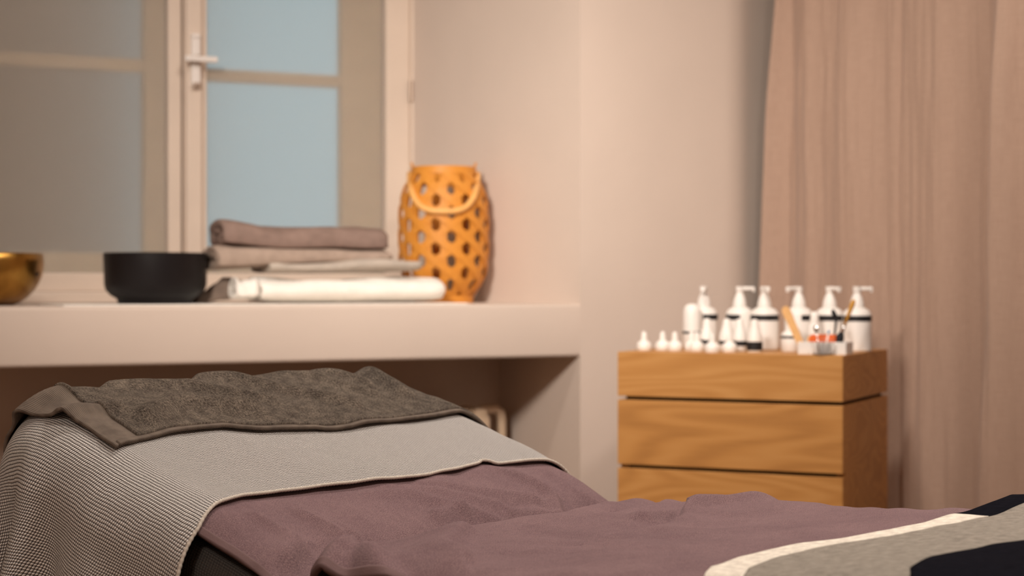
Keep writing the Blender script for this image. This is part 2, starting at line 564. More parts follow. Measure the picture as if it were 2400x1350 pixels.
# radiator under the shelf
rad = empty('radiator', wl(-0.705, 0.34), A, 'cream column radiator in the niche under the window shelf', 'radiator')
cm = None
for i in range(24):
    if cm is None:
        bm = bmesh.new()
        for yy in (-0.05, 0.05):
            bm_box(bm, (-0.02, yy - 0.022, 0.14), (0.02, yy + 0.022, 0.71), 0.012)
        bm_box(bm, (-0.02, -0.06, 0.67), (0.02, 0.06, 0.728), 0.016)
        bm_box(bm, (-0.02, -0.06, 0.12), (0.02, 0.06, 0.17), 0.016)
        cm = bm_mesh(bm, 'column')
    o = link('column', cm, 'radiator', rad)
    o.location = (-0.56 + i * 0.049, 0, 0)
    if i == 0:
        shade(o, 50)
for s in (-1, 1):
    boxes('foot', [((s * 0.45 - 0.015, -0.04, 0), (s * 0.45 + 0.015, 0.04, 0.13))], 'radiator', rad, 0.004)
me = tube_me('valve', [(0.59, 0, 0.72), (0.635, 0, 0.72), (0.648, 0, 0.71), (0.652, 0, 0.69), (0.652, 0, 0.08), (0.652, 0, 0.0)], [0.012, 0.012, 0.013, 0.012, 0.011, 0.011], 12)
link('pipe', me, 'radiator', rad)

# ------------------------------------------------------------------ curtains
rail = tag(link('curtain_rail', tube_me('curtain_rail', [wl(0.62, 0.15, 2.72), wl(0.60, -3.2, 2.72)], 0.012), 'rail_metal'), 'slim metal curtain rail along the side wall', 'rail')
def curtain(name, vs, gs, v0, v1, lean, label, seed, a0=0.60):
    nv, nz = 420, 120
    vv = np.linspace(0, 1, nv)[:, None] * np.ones((1, nz))
    z = np.ones((nv, 1)) * np.linspace(0.015, 2.70, nz)[None, :]
    vstart = v0 + lean * (z - 1.05)
    v = vstart + (v1 - vstart) * vv
    # smooth interpolation of the fold profile
    g = np.interp(v, vs, gs)
    k = np.hanning(19); k /= k.sum()
    gp = np.pad(g, ((9, 9), (0, 0)), mode='reflect')
    g = np.apply_along_axis(lambda c: np.convolve(c, k, 'valid'), 0, gp)
    g = g * (0.75 + 0.25 * np.clip((2.7 - z) / 1.2, 0, 1))
    g = g + 0.018 * fbm(v * 7 + seed, z * 0.7, 2) + 0.012 * fbm(v * 22 + seed, z * 1.6 + 3, 3) * np.clip((2.6 - z) / 1.0, 0.2, 1)
    a = a0 - g * 1.25 + 0.02
    b = 0.06 - v
    X = C[0] + a * math.cos(A) - b * math.sin(A)
    Y = C[1] + a * math.sin(A) + b * math.cos(A)
    P = np.stack([X, Y, z], -1)
    UV = np.stack([v * 1.2, z], -1)
    o = link(name, grid_me(name, P, UV), 'linen')
    md = o.modifiers.new('thickness', 'SOLIDIFY'); md.thickness = 0.002
    bm = bmesh.new()
    return tag(o, label, 'curtain', 'linen curtains on the side wall')
curtain('curtain', [-0.2, 0.06, 0.10, 0.14, 0.27, 0.36, 0.42, 0.50, 0.56, 0.575, 0.60, 0.70, 0.80, 0.86, 1.02],
        [0.090, 0.090, 0.082, 0.030, 0.076, 0.062, 0.064, 0.044, 0.042, 0.026, 0.048, 0.036, 0.008, 0.0, 0.085],
        0.085, 1.04, 0.038, 'wide dusky pink linen curtain hanging behind the dresser', 3)
curtain('curtain', [0.9, 1.06, 1.12, 1.2, 1.26, 1.4, 1.52, 1.66, 1.8, 1.95, 2.1, 2.3],
        [0.15, 0.155, 0.11, 0.13, 0.07, 0.11, 0.05, 0.11, 0.05, 0.10, 0.05, 0.1],
        1.05, 2.2, 0.03, 'dusky pink linen curtain at the right edge of the picture', 9)

# ------------------------------------------------------------------ dresser
DRZ = R(-25)
DL = Vector((0.2317, 3.932, 0))
ex = Vector((math.cos(DRZ), math.sin(DRZ), 0)); ey = Vector((-math.sin(DRZ), math.cos(DRZ), 0))
DW, DD, DH = 0.502, 0.40, 0.901
dr = empty('dresser', DL, DRZ, 'oak chest of drawers standing across the corner by the curtain', 'dresser')
boxes('carcass', [((0.012, 0.022, 0.05), (DW - 0.012, DD - 0.012, DH - 0.02))], 'dark_gap', dr)
boxes('top_box', [((0, 0, 0.804), (DW, DD, DH))], 'oak0', dr, 0.0015)
for s, x0 in ((0, 0.0), (1, DW - 0.02)):
    boxes('side_panel', [((x0, 0.0215, 0.04), (x0 + 0.02, DD, 0.796))], 'oak1', dr, 0.001)
boxes('back_panel', [((0.02, DD - 0.012, 0.04), (DW - 0.02, DD, 0.796))], 'oak1', dr)
for k, (z0, z1) in enumerate([(0.6545, 0.796), (0.504, 0.6465), (0.354, 0.496), (0.204, 0.346), (0.054, 0.196)]):
    boxes('drawer', [((0, 0, z0), (DW, 0.021, z1))], 'oak%d' % ((k + 2) % 4), dr, 0.0015)
boxes('plinth', [((0.03, 0.03, 0), (DW - 0.03, DD - 0.02, 0.05))], 'dark_gap', dr)

def dpos(p, q, z=0.0):
    v = DL + ex * p + ey * q
    return (v.x, v.y, DH + z)

# ------------------------------------------------------------------ bottles on the dresser
BR = 0.0315
body_me = lathe_me('bottle_body', [(0, 0), (BR - 0.003, 0), (BR, 0.003), (BR, 0.078), (BR - 0.001, 0.084), (BR - 0.005, 0.090), (BR - 0.012, 0.0945), (0.014, 0.097), (0.013, 0.099), (0, 0.099)], 40)
collar_me = lathe_me('pump_collar', [(0, 0.097), (0.0155, 0.097), (0.0155, 0.104), (0.0135, 0.113), (0.0105, 0.121), (0.008, 0.126), (0.0075, 0.130), (0, 0.130)], 32)
bm = bmesh.new()
r = bmesh.ops.create_cone(bm, cap_ends=True, segments=24, radius1=0.0085, radius2=0.0095, depth=0.012)
bmesh.ops.translate(bm, verts=r['verts'], vec=(0, 0, 0.137))
bm_box(bm, (0.0, -0.0055, 0.1345), (0.034, 0.0055, 0.1425), 0.0025)
bm_box(bm, (0.029, -0.004, 0.1300), (0.034, 0.004, 0.1380), 0.0015)
head_me = bm_mesh(bm, 'pump_head')
for m_ in (body_me, collar_me):
    m_.materials.append(M['white_plastic'])
head_me.materials.append(M['white_plastic'])
def pump(p, q, spout, band, label):
    """spout and band angles are world angles; the band is a printed black stripe of the label"""
    e = empty('pump_bottle', dpos(p, q), 0, label, 'bottle', 'white pump bottles on the dresser')
    shade(link('body', body_me, None, e))
    shade(link('collar', collar_me, None, e))
    h = shade(link('pump_head', head_me, None, e)); h.rotation_euler.z = R(spout)
    a0, a1 = R(band[0]), R(band[1])
    zt = 0.079
    shade(link('label_stripe', lathe_me('label_stripe', [(BR - 0.0005, zt - 0.0125), (BR + 0.0004, zt - 0.0125), (BR + 0.0004, zt), (BR - 0.0005, zt)], 28, (a0, a1)), 'black_label', e))
pump(0.110, 0.26, -100, (-100, -5), 'white pump bottle with spout to the front, leftmost pump on the dresser')
pump(0.196, 0.26, -4, (-175, -95), 'white pump bottle with spout to the right, second pump from the left')
pump(0.262, 0.235, -85, (-178, -2), 'white pump bottle with a wide black stripe, third pump from the left')
pump(0.334, 0.26, -150, (-88, -12), 'white pump bottle behind the wooden spatula, fourth pump from the left')
pump(0.405, 0.26, -60, (-150, -20), 'white pump bottle behind the glass cup, fifth pump from the left')
pump(0.473, 0.235, 0, (-172, -2), 'white pump bottle beside the curtain with spout to the right, rightmost pump')

def nozzle_bottle(name, p, q, prof_body, prof_cap, band, label, group):
    e = empty(name, dpos(p, q), 0, label, 'bottle', group)
    shade(link('body', lathe_me('body', prof_body, 28), 'white_plastic', e))
    shade(link('cap', lathe_me('cap', prof_cap, 24), 'white_plastic', e))
    if band:
        r0, z0, z1 = band
        shade(link('label_stripe', lathe_me('label_stripe', [(r0 - 0.0005, z0), (r0 + 0.0005, z0), (r0 + 0.0005, z1), (r0 - 0.0005, z1)], 28), 'black_label', e))
    return e
sb = [(0, 0), (0.015, 0), (0.0165, 0.002), (0.0165, 0.012), (0.014, 0.018), (0.008, 0.022), (0, 0.022)]
sc_ = [(0, 0.021), (0.0075, 0.021), (0.007, 0.026), (0.0062, 0.036), (0.005, 0.041), (0.002, 0.0425), (0, 0.0425)]
G1 = 'tiny white dropper bottles on the dresser'
for p, q, lab in [(0.024, 0.10, 'tiny white nozzle bottle standing apart at the left end of the dresser'),
                  (0.061, 0.12, 'tiny white nozzle bottle, second from the left end of the dresser'),
                  (0.097, 0.10, 'tiny white nozzle bottle, third from the left end of the dresser'),
                  (0.128, 0.125, 'tiny white nozzle bottle, fourth from the left, under the round-topped bottle'),
                  (0.150, 0.095, 'tiny white nozzle bottle, fifth from the left end of the dresser'),
                  (0.206, 0.035, 'tiny white nozzle bottle nearest the front edge of the dresser'),
                  (0.232, 0.075, 'tiny white nozzle bottle left of the dark-labelled cream bottle')]:
    nozzle_bottle('dropper_bottle', p, q, sb, sc_, None, lab, G1)
mb = [(0, 0), (0.0155, 0), (0.017, 0.002), (0.017, 0.030), (0.014, 0.036), (0.010, 0.040), (0, 0.040)]
mc = [(0, 0.024), (0.0172, 0.024), (0.0168, 0.034), (0.013, 0.045), (0.010, 0.056), (0.0085, 0.066), (0.006, 0.071), (0, 0.072)]
G2 = 'cream bottles with conical caps on the dresser'
for p, q, lab, bd in [(0.155, 0.15, 'small cream bottle with conical cap in front of the leftmost pump', (0.017, 0.014, 0.024)),
                  (0.198, 0.16, 'small cream bottle with conical cap in front of the second pump', (0.017, 0.014, 0.022)),
                  (0.236, 0.135, 'small cream bottle with conical cap between second and third pump', (0.017, 0.012, 0.023)),
                  (0.281, 0.10, 'small cream bottle with a tall black label nearest the third pump', (0.017, 0.004, 0.023)),
                  (0.340, 0.17, 'small white bottle with black stripe under the wooden spatula', (0.017, 0.028, 0.0345)),
                  (0.391, 0.185, 'slim white capped bottle behind the orange jar', None)]:
    if lab.startswith('small white'):
        nozzle_bottle('cream_bottle', p, q, [(0, 0), (0.0185, 0), (0.020, 0.002), (0.020, 0.036), (0.016, 0.042), (0.010, 0.046), (0, 0.046)],
                      [(0, 0.045), (0.0105, 0.045), (0.0095, 0.058), (0.008, 0.067), (0.004, 0.070), (0, 0.070)], (0.020, 0.036, 0.0405) and (0.020, 0.029, 0.0345), lab, G2)
    elif lab.startswith('slim'):
        nozzle_bottle('cream_bottle', p, q, [(0, 0), (0.013, 0), (0.0145, 0.002), (0.0145, 0.055), (0.011, 0.060), (0, 0.060)],
                      [(0, 0.059), (0.0105, 0.059), (0.0095, 0.072), (0.008, 0.084), (0.004, 0.088), (0, 0.088)], None, lab, G2)
    else:
        nozzle_bottle('cream_bottle', p, q, mb, mc, bd, lab, G2)
e = empty('airless_bottle', dpos(0.104, 0.195), 0, 'round-topped white bottle in front of the leftmost pump bottle', 'bottle')
shade(link('body', lathe_me('body', [(0, 0), (0.0195, 0), (0.021, 0.002), (0.021, 0.044), (0, 0.044)], 32), 'white_plastic', e))
shade(link('cap', lathe_me('cap', [(0, 0.0435), (0.0205, 0.0435), (0.0205, 0.082), (0.019, 0.092), (0.014, 0.100), (0.007, 0.1035), (0, 0.104)], 32), 'white_plastic', e))
shade(link('label_stripe', lathe_me('label_stripe', [(0.0205, 0.036), (0.0215, 0.036), (0.0215, 0.0415), (0.0205, 0.0415)], 32), 'black_label', e))

# open white dish, glass cup, and the tools in them
bx = empty('white_dish', dpos(0.446, 0.072), DRZ, 'low square white dish holding brushes on the dresser', 'dish')
bm = bmesh.new()
W2, D2, Hh = 0.052, 0.030, 0.026
bm_box(bm, (-W2, -D2, 0), (W2, D2, 0.003))
for lo, hi in (((-W2, -D2, 0.003), (W2, -D2 + 0.003, Hh)), ((-W2, D2 - 0.003, 0.003), (W2, D2, Hh)), ((-W2, -D2 + 0.003, 0.003), (-W2 + 0.003, D2 - 0.003, Hh)), ((W2 - 0.003, -D2 + 0.003, 0.003), (W2, D2 - 0.003, Hh))):
    bm_box(bm, lo, hi, 0.0008)
link('shell', bm_mesh(bm, 'shell'), 'white_ceramic', bx)
cup = empty('glass_cup', dpos(0.455, 0.018), 0, 'small clear glass cup at the front edge of the dresser', 'cup')
shade(link('bowl', lathe_me('bowl', [(0, 0), (0.020, 0), (0.022, 0.002), (0.0235, 0.026), (0.0220, 0.026), (0.0205, 0.004), (0, 0.004)], 32), 'cup_glass', cup))
def loc_tool(name, label, cat, p, q, z):
    return empty(name, dpos(p, q, z), DRZ, label, cat)
# orange jar inside the dish
oj = loc_tool('orange_jar', 'small orange clay jar lying in the white dish', 'jar', 0.443, 0.076, 0.003)
o = shade(link('jar_body', lathe_me('jar_body', [(0, -0.030), (0.0165, -0.030), (0.0185, -0.027), (0.0190, 0.0), (0.0185, 0.024), (0.015, 0.028), (0, 0.028)], 28), 'orange_clay', oj))
o.rotation_euler = (0, R(90), 0); o.location = (0, 0, 0.0195)
o = shade(link('lid', lathe_me('lid', [(0, 0.0275), (0.0155, 0.0275), (0.0155, 0.034), (0, 0.034)], 24), 'spatula_wood', oj))
o.rotation_euler = (0, R(-90), 0); o.location = (0, 0, 0.0195)
# wooden spatula leaning to the left
sp_ = loc_tool('wooden_spatula', 'flat wooden spatula leaning left out of the white dish', 'spatula', 0.402, 0.060, 0.006)
bm = bmesh.new()
prof = [(-0.007, 0.0), (0.007, 0.0), (0.008, 0.04), (0.0085, 0.07), (0.0095, 0.09), (0.0085, 0.100), (0.004, 0.105), (-0.004, 0.105), (-0.0085, 0.100), (-0.0095, 0.09), (-0.0085, 0.07), (-0.008, 0.04)]
f0 = bm.faces.new([bm.verts.new((px, -0.0012, pz)) for px, pz in prof])
ext = bmesh.ops.extrude_face_region(bm, geom=[f0])
bmesh.ops.translate(bm, verts=[q for q in ext['geom'] if isinstance(q, bmesh.types.BMVert)], vec=(0, 0.0024, 0))
bmesh.ops.recalc_face_normals(bm, faces=bm.faces)
o = link('blade', bm_mesh(bm, 'blade'), 'spatula_wood', sp_); o.rotation_euler = (R(-6), R(-26), 0)
# cosmetic brush leaning to the right
br_ = loc_tool('mask_brush', 'black bristle brush with wooden handle leaning right', 'brush', 0.468, 0.070, 0.010)
br_.rotation_euler = (R(-4), R(20), DRZ)
link('handle', tube_me('handle', [(0, 0, 0.055), (0, 0, 0.085), (0, 0, 0.100), (0, 0, 0.108), (0, 0, 0.112)], [0.003, 0.0042, 0.0052, 0.005, 0.0025], 12), 'brush_wood', br_)
link('ferrule', tube_me('ferrule', [(0, 0, 0.038), (0, 0, 0.056)], [0.0042, 0.0034], 12), 'steel', br_)
link('bristles', tube_me('bristles', [(0, 0, 0.0), (0, 0, 0.012), (0, 0, 0.028), (0, 0, 0.039)], [0.005, 0.0105, 0.009, 0.0042], 14), 'black_bristle', br_)
b2 = loc_tool('black_applicator', 'thin black applicator beside the wooden brush handle', 'applicator', 0.458, 0.088, 0.006)
b2.rotation_euler = (0, R(6), DRZ)
link('stick', tube_me('stick', [(0, 0, 0), (0, 0, 0.05), (0, 0, 0.072)], [0.002, 0.0025, 0.003], 10), 'black_bristle', b2)
link('tip', tube_me('tip', [(0, 0, 0.070), (-0.004, 0, 0.076), (-0.008, 0, 0.082), (-0.010, 0, 0.088)], [0.003, 0.005, 0.005, 0.002], 10), 'black_bristle', b2)
# spoon and pipette in the cup
s_ = loc_tool('steel_spoon', 'small steel spoon with shining bowl in the glass cup', 'spoon', 0.449, 0.012, 0.005)
s_.rotation_euler = (R(-3), R(-9), DRZ)
link('spoon_handle', tube_me('spoon_handle', [(0, 0, 0), (0, 0, 0.044)], 0.0014, 8), 'steel', s_)
bm = bmesh.new()
r = bmesh.ops.create_uvsphere(bm, u_segments=18, v_segments=10, radius=1)
for q in r['verts']:
    q.co = Vector((q.co.x * 0.0058, q.co.y * 0.0022, q.co.z * 0.0085 + 0.050))
o = shade(link('spoon_bowl', bm_mesh(bm, 'spoon_bowl'), 'steel', s_))
p_ = loc_tool('pipette', 'thin clear pipette with blue tip in the glass cup', 'pipette', 0.458, 0.020, 0.005)
p_.rotation_euler = (R(-3), R(11), DRZ)
link('tube', tube_me('tube', [(0, 0, 0), (0, 0, 0.04)], 0.0018, 8), 'white_plastic', p_)
link('tip', tube_me('tip', [(0, 0, 0.040), (0, 0, 0.047)], [0.002, 0.0026], 8), 'blue_tip', p_)

# ------------------------------------------------------------------ things on the window shelf
ST = 1.0
# thin runner
P_ = tag(place(boxes('shelf_runner', [((-1.262, 0.05, ST), (-0.283, 0.335, ST + 0.003))], 'white_cotton', None, 0.001)), 'thin white runner cloth lying along the window shelf', 'runner')
RT = ST + 0.003
# black bowl
bowl = empty('black_bowl', wl(-1.008, 0.235, RT), A, 'matte black bowl with straight sides on a narrow foot', 'bowl')
s = 0.118
prof = [(0, 0.004), (0.078, 0.004), (0.080, 0.0), (0.086, 0.0), (0.090, 0.012), (0.104, 0.020), (0.115, 0.032), (0.1185, 0.045), (0.1205, 0.118), (0.1185, 0.1195), (0.1165, 0.118), (0.1145, 0.046), (0.110, 0.034), (0.09, 0.022), (0, 0.018)]
shade(link('bowl_shell', lathe_me('bowl_shell', prof, 64), 'black_bowl', bowl), 50)
# brass bowl
bb = empty('brass_bowl', wl(-1.392, 0.30, ST), A, 'hammered brass singing bowl at the left end of the shelf', 'bowl')
prof = []
for k in range(0, 15):
    t = k / 14
    prof.append((0.135 * math.sin(math.pi / 2 * min(1, 0.28 + t * 0.80)) if k else 0.0, 0.0 if k == 0 else 0.118 * (1 - math.cos(t * math.pi / 2 * 0.97)) ** 0.82))
prof[-1] = (0.1345, 0.118)
prof += [(0.131, 0.120), (0.128, 0.118), (0.126, 0.09), (0.112, 0.045), (0.075, 0.015), (0, 0.006)]
shade(link('bowl_shell', lathe_me('bowl_shell', prof, 64, wob=lambda a, z: 0.006 * math.sin(9 * a + 40 * z)), 'brass', bb), 60)
mk = shade(link('stamp_mark', lathe_me('stamp_mark', [(0, 0.0), (0.014, 0.0), (0.016, -0.002), (0.017, -0.004)], 24), 'brass_dark', bb))
aa = R(-36)
mk.location = (0.131 * math.cos(aa), 0.131 * math.sin(aa), 0.083)
mk.rotation_euler = (0, R(82), aa)

# folded and rolled towels
def roll_towel(name, a0, a1, b, z0, h, depth, turns, mat, label, sag=0.0, seed=0, tilt=0.0, th=None, taper=0.0):
    th = th or h / (2 * turns + 0.6)
    n = int(60 * turns)
    th_ = np.linspace(0.15, turns, n)
    ry = th * (0.35 + th_)
    ry *= (h / 2 - th / 2) / ry[-1]
    rx = depth / 2 - (h / 2 - ry) - th / 2
    ang = th_ * 2 * math.pi + 0.4
    cx = np.sign(np.cos(ang)) * np.abs(np.cos(ang)) ** 0.75 * rx
    cz = np.sign(np.sin(ang)) * np.abs(np.sin(ang)) ** 0.85 * ry
    d = np.stack([np.gradient(cx), np.gradient(cz)], -1)
    d /= np.linalg.norm(d, axis=1)[:, None] + 1e-9
    nn = np.stack([-d[:, 1], d[:, 0]], -1)
    outer = np.stack([cx, cz], -1) - nn * th * 0.46
    inner = np.stack([cx, cz], -1) + nn * th * 0.46
    ring = np.concatenate([outer, inner[::-1], outer[:1]], 0)
    m = len(ring)
    L = a1 - a0
    na = 60
    ts = np.linspace(0, 1, na)
    P = np.zeros((na, m, 3))
    for i, t in enumerate(ts):
        sc = 1 - taper * t
        endr = 1.0 - 0.10 * math.exp(-min(t, 1 - t) * 40)
        wob = fbm(np.full(m, t * 3.1 + seed), ring[:, 0] * 12 + seed, 2)
        zz = ring[:, 1] * sc * endr + h / 2 * sc
        dip = sag * math.sin(math.pi * t) + 0.25 * sag * math.sin(2 * math.pi * t)
        P[i, :, 0] = t * L + 0.010 * fbm(ring[:, 0] * 20 + seed, ring[:, 1] * 30, 2) * (1 if t in (0, 1) else 0.6)
        P[i, :, 1] = ring[:, 0] * endr + 0.012 * vnoise(np.full(m, t * 4 + seed * 3), np.zeros(m))
        P[i, :, 2] = zz * (1 - 0.4 * dip / h) - 0.6 * dip + wob * 0.014 * (zz / h) + tilt * t
    UV = np.stack([np.repeat(ts[:, None] * L, m, 1), np.repeat(np.linspace(0, 1, m)[None] * 0.6, na, 0)], -1)
    me = grid_me(name, P, UV)
    # close the ends
    bm = bmesh.new(); bm.from_mesh(me)
    bm.verts.ensure_lookup_table()
    half = len(outer)
    for i in (0, na - 1):
        for k in range(half - 1):
            q = [bm.verts[i * m + k], bm.verts[i * m + k + 1], bm.verts[i * m + 2 * half - 2 - k], bm.verts[i * m + 2 * half - 1 - k]]
            try: bm.faces.new(q)
            except ValueError: pass
    bmesh.ops.recalc_face_normals(bm, faces=bm.faces)
    bm.to_mesh(me); bm.free()
    me.polygons.foreach_set('use_smooth', [True] * len(me.polygons))
    o = link(name, me, mat)
    o.location = wl(a0, b, z0); o.rotation_euler = (0, 0, A)
    return tag(o, label, 'towel', 'towels stacked on the window shelf')
roll_towel('folded_towel', -0.785, -0.315, 0.195, RT, 0.070, 0.20, 2.0, 'white_cotton', 'white folded towel at the bottom of the stack', 0.004, 1)
roll_towel('folded_towel', -0.848, -0.792, 0.152, RT, 0.062, 0.10, 1.5, 'white_cotton', 'short white rolled washcloth left of the bottom towel', 0.0, 4)
roll_towel('folded_towel', -0.762, -0.372, 0.200, RT + 0.069, 0.040, 0.19, 1.0, 'towel_grey', 'light grey folded towel directly on the white one', 0.002, 7, tilt=0.006)
roll_towel('folded_towel', -0.885, -0.448, 0.205, RT + 0.066, 0.080, 0.17, 1.5, 'towel_beige', 'greige rolled towel, second from the top of the stack', 0.002, 11, tilt=0.030, taper=0.55)
roll_towel('folded_towel', -0.868, -0.452, 0.210, RT + 0.120, 0.082, 0.165, 1.5, 'towel_brown', 'brown rolled towel at the very top of the stack', 0.008, 15, tilt=-0.010)
# grey cloth whose end droops left out of the stack
na, nb = 50, 24
tt = np.linspace(0, 1, na)[:, None] * np.ones((1, nb)); uu = np.ones((na, 1)) * np.linspace(-1, 1, nb)[None]
zz = 0.004 + 0.056 * np.clip(tt * 1.35, 0, 1) ** 1.3 * (1 - np.abs(uu) ** 6 * 0.8) + 0.008 * fbm(tt * 5, uu * 2 + 4, 2) * tt
P = np.stack([-0.918 + tt * 0.12 + 0.01 * np.sin(uu * 5), 0.272 + uu * (0.04 + 0.02 * tt), RT + np.maximum(zz, 0.002)], -1)
cl = link('draped_cloth', grid_me('draped_cloth', P, np.stack([tt * 0.13, uu * 0.1], -1)), 'towel_dim')
md = cl.modifiers.new('thickness', 'SOLIDIFY'); md.thickness = 0.006; md.offset = -1
tag(place(cl), 'dim grey cloth end drooping left from the towel stack', 'cloth')

# ------------------------------------------------------------------ woven lantern
LT = empty('bamboo_lantern', wl(-0.2115, 0.36, ST), R(2.2), 'woven honey coloured bamboo lantern with a loop handle', 'lantern')
zk = [0, 0.018, 0.03, 0.05, 0.075, 0.11, 0.16, 0.21, 0.25, 0.28, 0.305, 0.325, 0.338, 0.352]
rk = [0.074, 0.074, 0.082, 0.098, 0.109, 0.1145, 0.1155, 0.1155, 0.114, 0.109, 0.100, 0.088, 0.081, 0.080]
def LR(z):
    return np.interp(z, zk, rk)
def strip(zs, ths, width_dir, wd_, off, name='strip'):
    """ribbon on the lantern surface, centre line (theta, z)"""
    n = len(zs)
    top, bot = [], []
    verts = []
    for i in range(n):
        for s in (-0.5, 0.5):
            for o_ in (off, off + 0.0018):
                th = ths[i] + s * wd_ * width_dir[0] / LR(zs[i])
                z = min(max(zs[i] + s * wd_ * width_dir[1], 0.016), 0.344)
                r = LR(z) + o_
                verts.append((r * math.cos(th), r * math.sin(th), z))
    faces = []
    for i in range(n - 1):
        a, b = i * 4, i * 4 + 4
        for p, q in ((0, 1), (1, 3), (3, 2), (2, 0)):
            faces.append((a + p, a + q, b + q, b + p))
    faces += [(0, 2, 3, 1), ((n - 1) * 4, (n - 1) * 4 + 1, (n - 1) * 4 + 3, (n - 1) * 4 + 2)]
    me = bpy.data.meshes.new(name)
    me.from_pydata(verts, [], faces)
    lay = me.uv_layers.new(name='UVMap')
    for pl in me.polygons:
        for li in pl.loop_indices:
            vi = me.loops[li].vertex_index
            lay.data[li].uv = ((vi // 4) / n, (vi % 4) / 3)
    bm = bmesh.new(); bm.from_mesh(me); bmesh.ops.recalc_face_normals(bm, faces=bm.faces); bm.to_mesh(me); bm.free()
    return link(name, me, 'bamboo', LT)
NS = 18
dth = 2 * math.pi / NS
zs = np.linspace(0.012, 0.345, 26)
for j in range(NS):
    strip(zs, np.full(26, (j + 0.5) * dth), (1, 0), 0.017, -0.0022)
for j in range(1, 9, 2):  # added slats inside the back half block alternate holes so they look dark
    strip(zs, np.full(26, j * dth), (1, 0), 0.024, -0.011, 'added_slat')
pit = 0.031 / dth
for fam in (1, -1):
    for m in range(NS // 2):
        th = fam * (zs - 0.0155 - m * 0.062) / pit
        al_ = math.atan2(0.031, 0.115 * dth)
        strip(zs, th, (-math.sin(al_) * fam, math.cos(al_)), 0.020, 0.0 if fam == 1 else 0.0022)
for z0, z1, o_ in ((0.0, 0.020, 0.002), (0.334, 0.354, 0.003)):
    shade(link('rim_ring', lathe_me('rim_ring', [(LR(z0) - 0.003, z0), (LR(z0) + o_ + 0.001, z0), (LR(z1) + o_ + 0.001, z1), (LR(z1) - 0.003, z1), (LR(z0) - 0.003, z0)], 40), 'bamboo', LT))
link('base_plate', lathe_me('base_plate', [(0, 0.002), (0.072, 0.002), (0.072, 0.008), (0, 0.008)], 32), 'bamboo', LT)
hp = []
for k in range(25):
    t = math.pi * k / 24
    cc = math.cos(t)
    xx = -0.088 * math.copysign(abs(cc) ** 0.62, cc); z = 0.338 - 0.104 * math.sin(t) ** 0.9
    rr = LR(z) + 0.010
    yy = -math.sqrt(max(0.0, (rr * 1.0) ** 2 - xx ** 2)) if rr > abs(xx) else 0.0
    hp.append((xx, yy * min(1, math.sin(t) * 2.2), z))
link('handle', tube_me('handle', hp, 0.0082, 12), 'bamboo_light', LT)
for s in (-1, 1):
    link('handle_peg', tube_me('handle_peg', [(s * 0.078, 0, 0.345), (s * 0.084, 0, 0.366)], 0.003, 8), 'bamboo', LT)

# ------------------------------------------------------------------ treatment table and its linen
BED = R(54)
H0 = (-0.03497, 2.03802)
ZB = 0.780
HW, VE, RC, RR = 0.350, 0.455, 0.125, 0.062
SL = math.tan(R(18.7))
def bprof(s):
    k = 0.018
    sp2 = k * np.logaddexp(0, s / k)
    sm = k * np.logaddexp(0, -s / k)
    return ZB + SL * (sp2) + 0.055 * sm - 0.012 * np.exp(-(s / 0.03) ** 2) - 0.012
def sheet(u, v, off, w=None, fold=0.0, fk=0.11, fph=0.0, fold_start=0.02):
    """cloth coordinates (u across, v along the table) laid over the table, hanging past its edges"""
    eu = np.maximum(0, np.abs(u) - (HW - RC)); ev = np.maximum(0, v - (VE - RC))
    rad = np.hypot(eu, ev) + 1e-9
    e = np.maximum(0, rad - (RC - RR))
    nu = eu / rad * np.sign(u); nv = ev / rad
    ang = np.minimum(e / RR, math.pi / 2)
    hang = np.maximum(0, e - RR * math.pi / 2)
    out = RR * np.sin(ang)
    down = RR * (1 - np.cos(ang)) + hang
    pu = u - nu * e; pv = v - nv * e
    per = pv + (RC + hang * 0.3) * np.arctan2(ev, eu + 1e-9)
    if fold:
        f = np.clip((down - fold_start) / 0.16, 0, 1) ** 1.2
        out = out + fold * f * (1 + np.sin(per * 2 * math.pi / fk + fph + 1.3 * np.sin(per * 17)))
    h = off + (w if w is not None else 0)
    sa, ca = np.sin(ang), np.cos(ang)
    x = pu + nu * (out + h * sa)
    y = pv + nv * (out + h * sa)
    z = bprof(pv + nv * np.minimum(out, RR)) - down + h * np.maximum(ca, 0.0) * 1.03
    return np.stack([x, y, z], -1)
def seg_dist(u, v, pts):
    d = np.full(u.shape, 9.0); side = np.zeros(u.shape)
    for (x0, y0), (x1, y1) in zip(pts[:-1], pts[1:]):
        dx, dy = x1 - x0, y1 - y0
        t = np.clip(((u - x0) * dx + (v - y0) * dy) / (dx * dx + dy * dy), 0, 1)
        ax, ay = u - (x0 + t * dx), v - (y0 + t * dy)
        q = np.hypot(ax, ay)
        better = q < d
        d = np.where(better, q, d)
        side = np.where(better, np.sign(dx * ay - dy * ax), side)
    return d, side
def ridge(u, v, pts, amp, wid, soft=None):
    d, s = seg_dist(u, v, pts)
    ww_ = np.where(s > 0, wid, soft or wid)
    return amp * np.exp(-(d / ww_) ** 2)
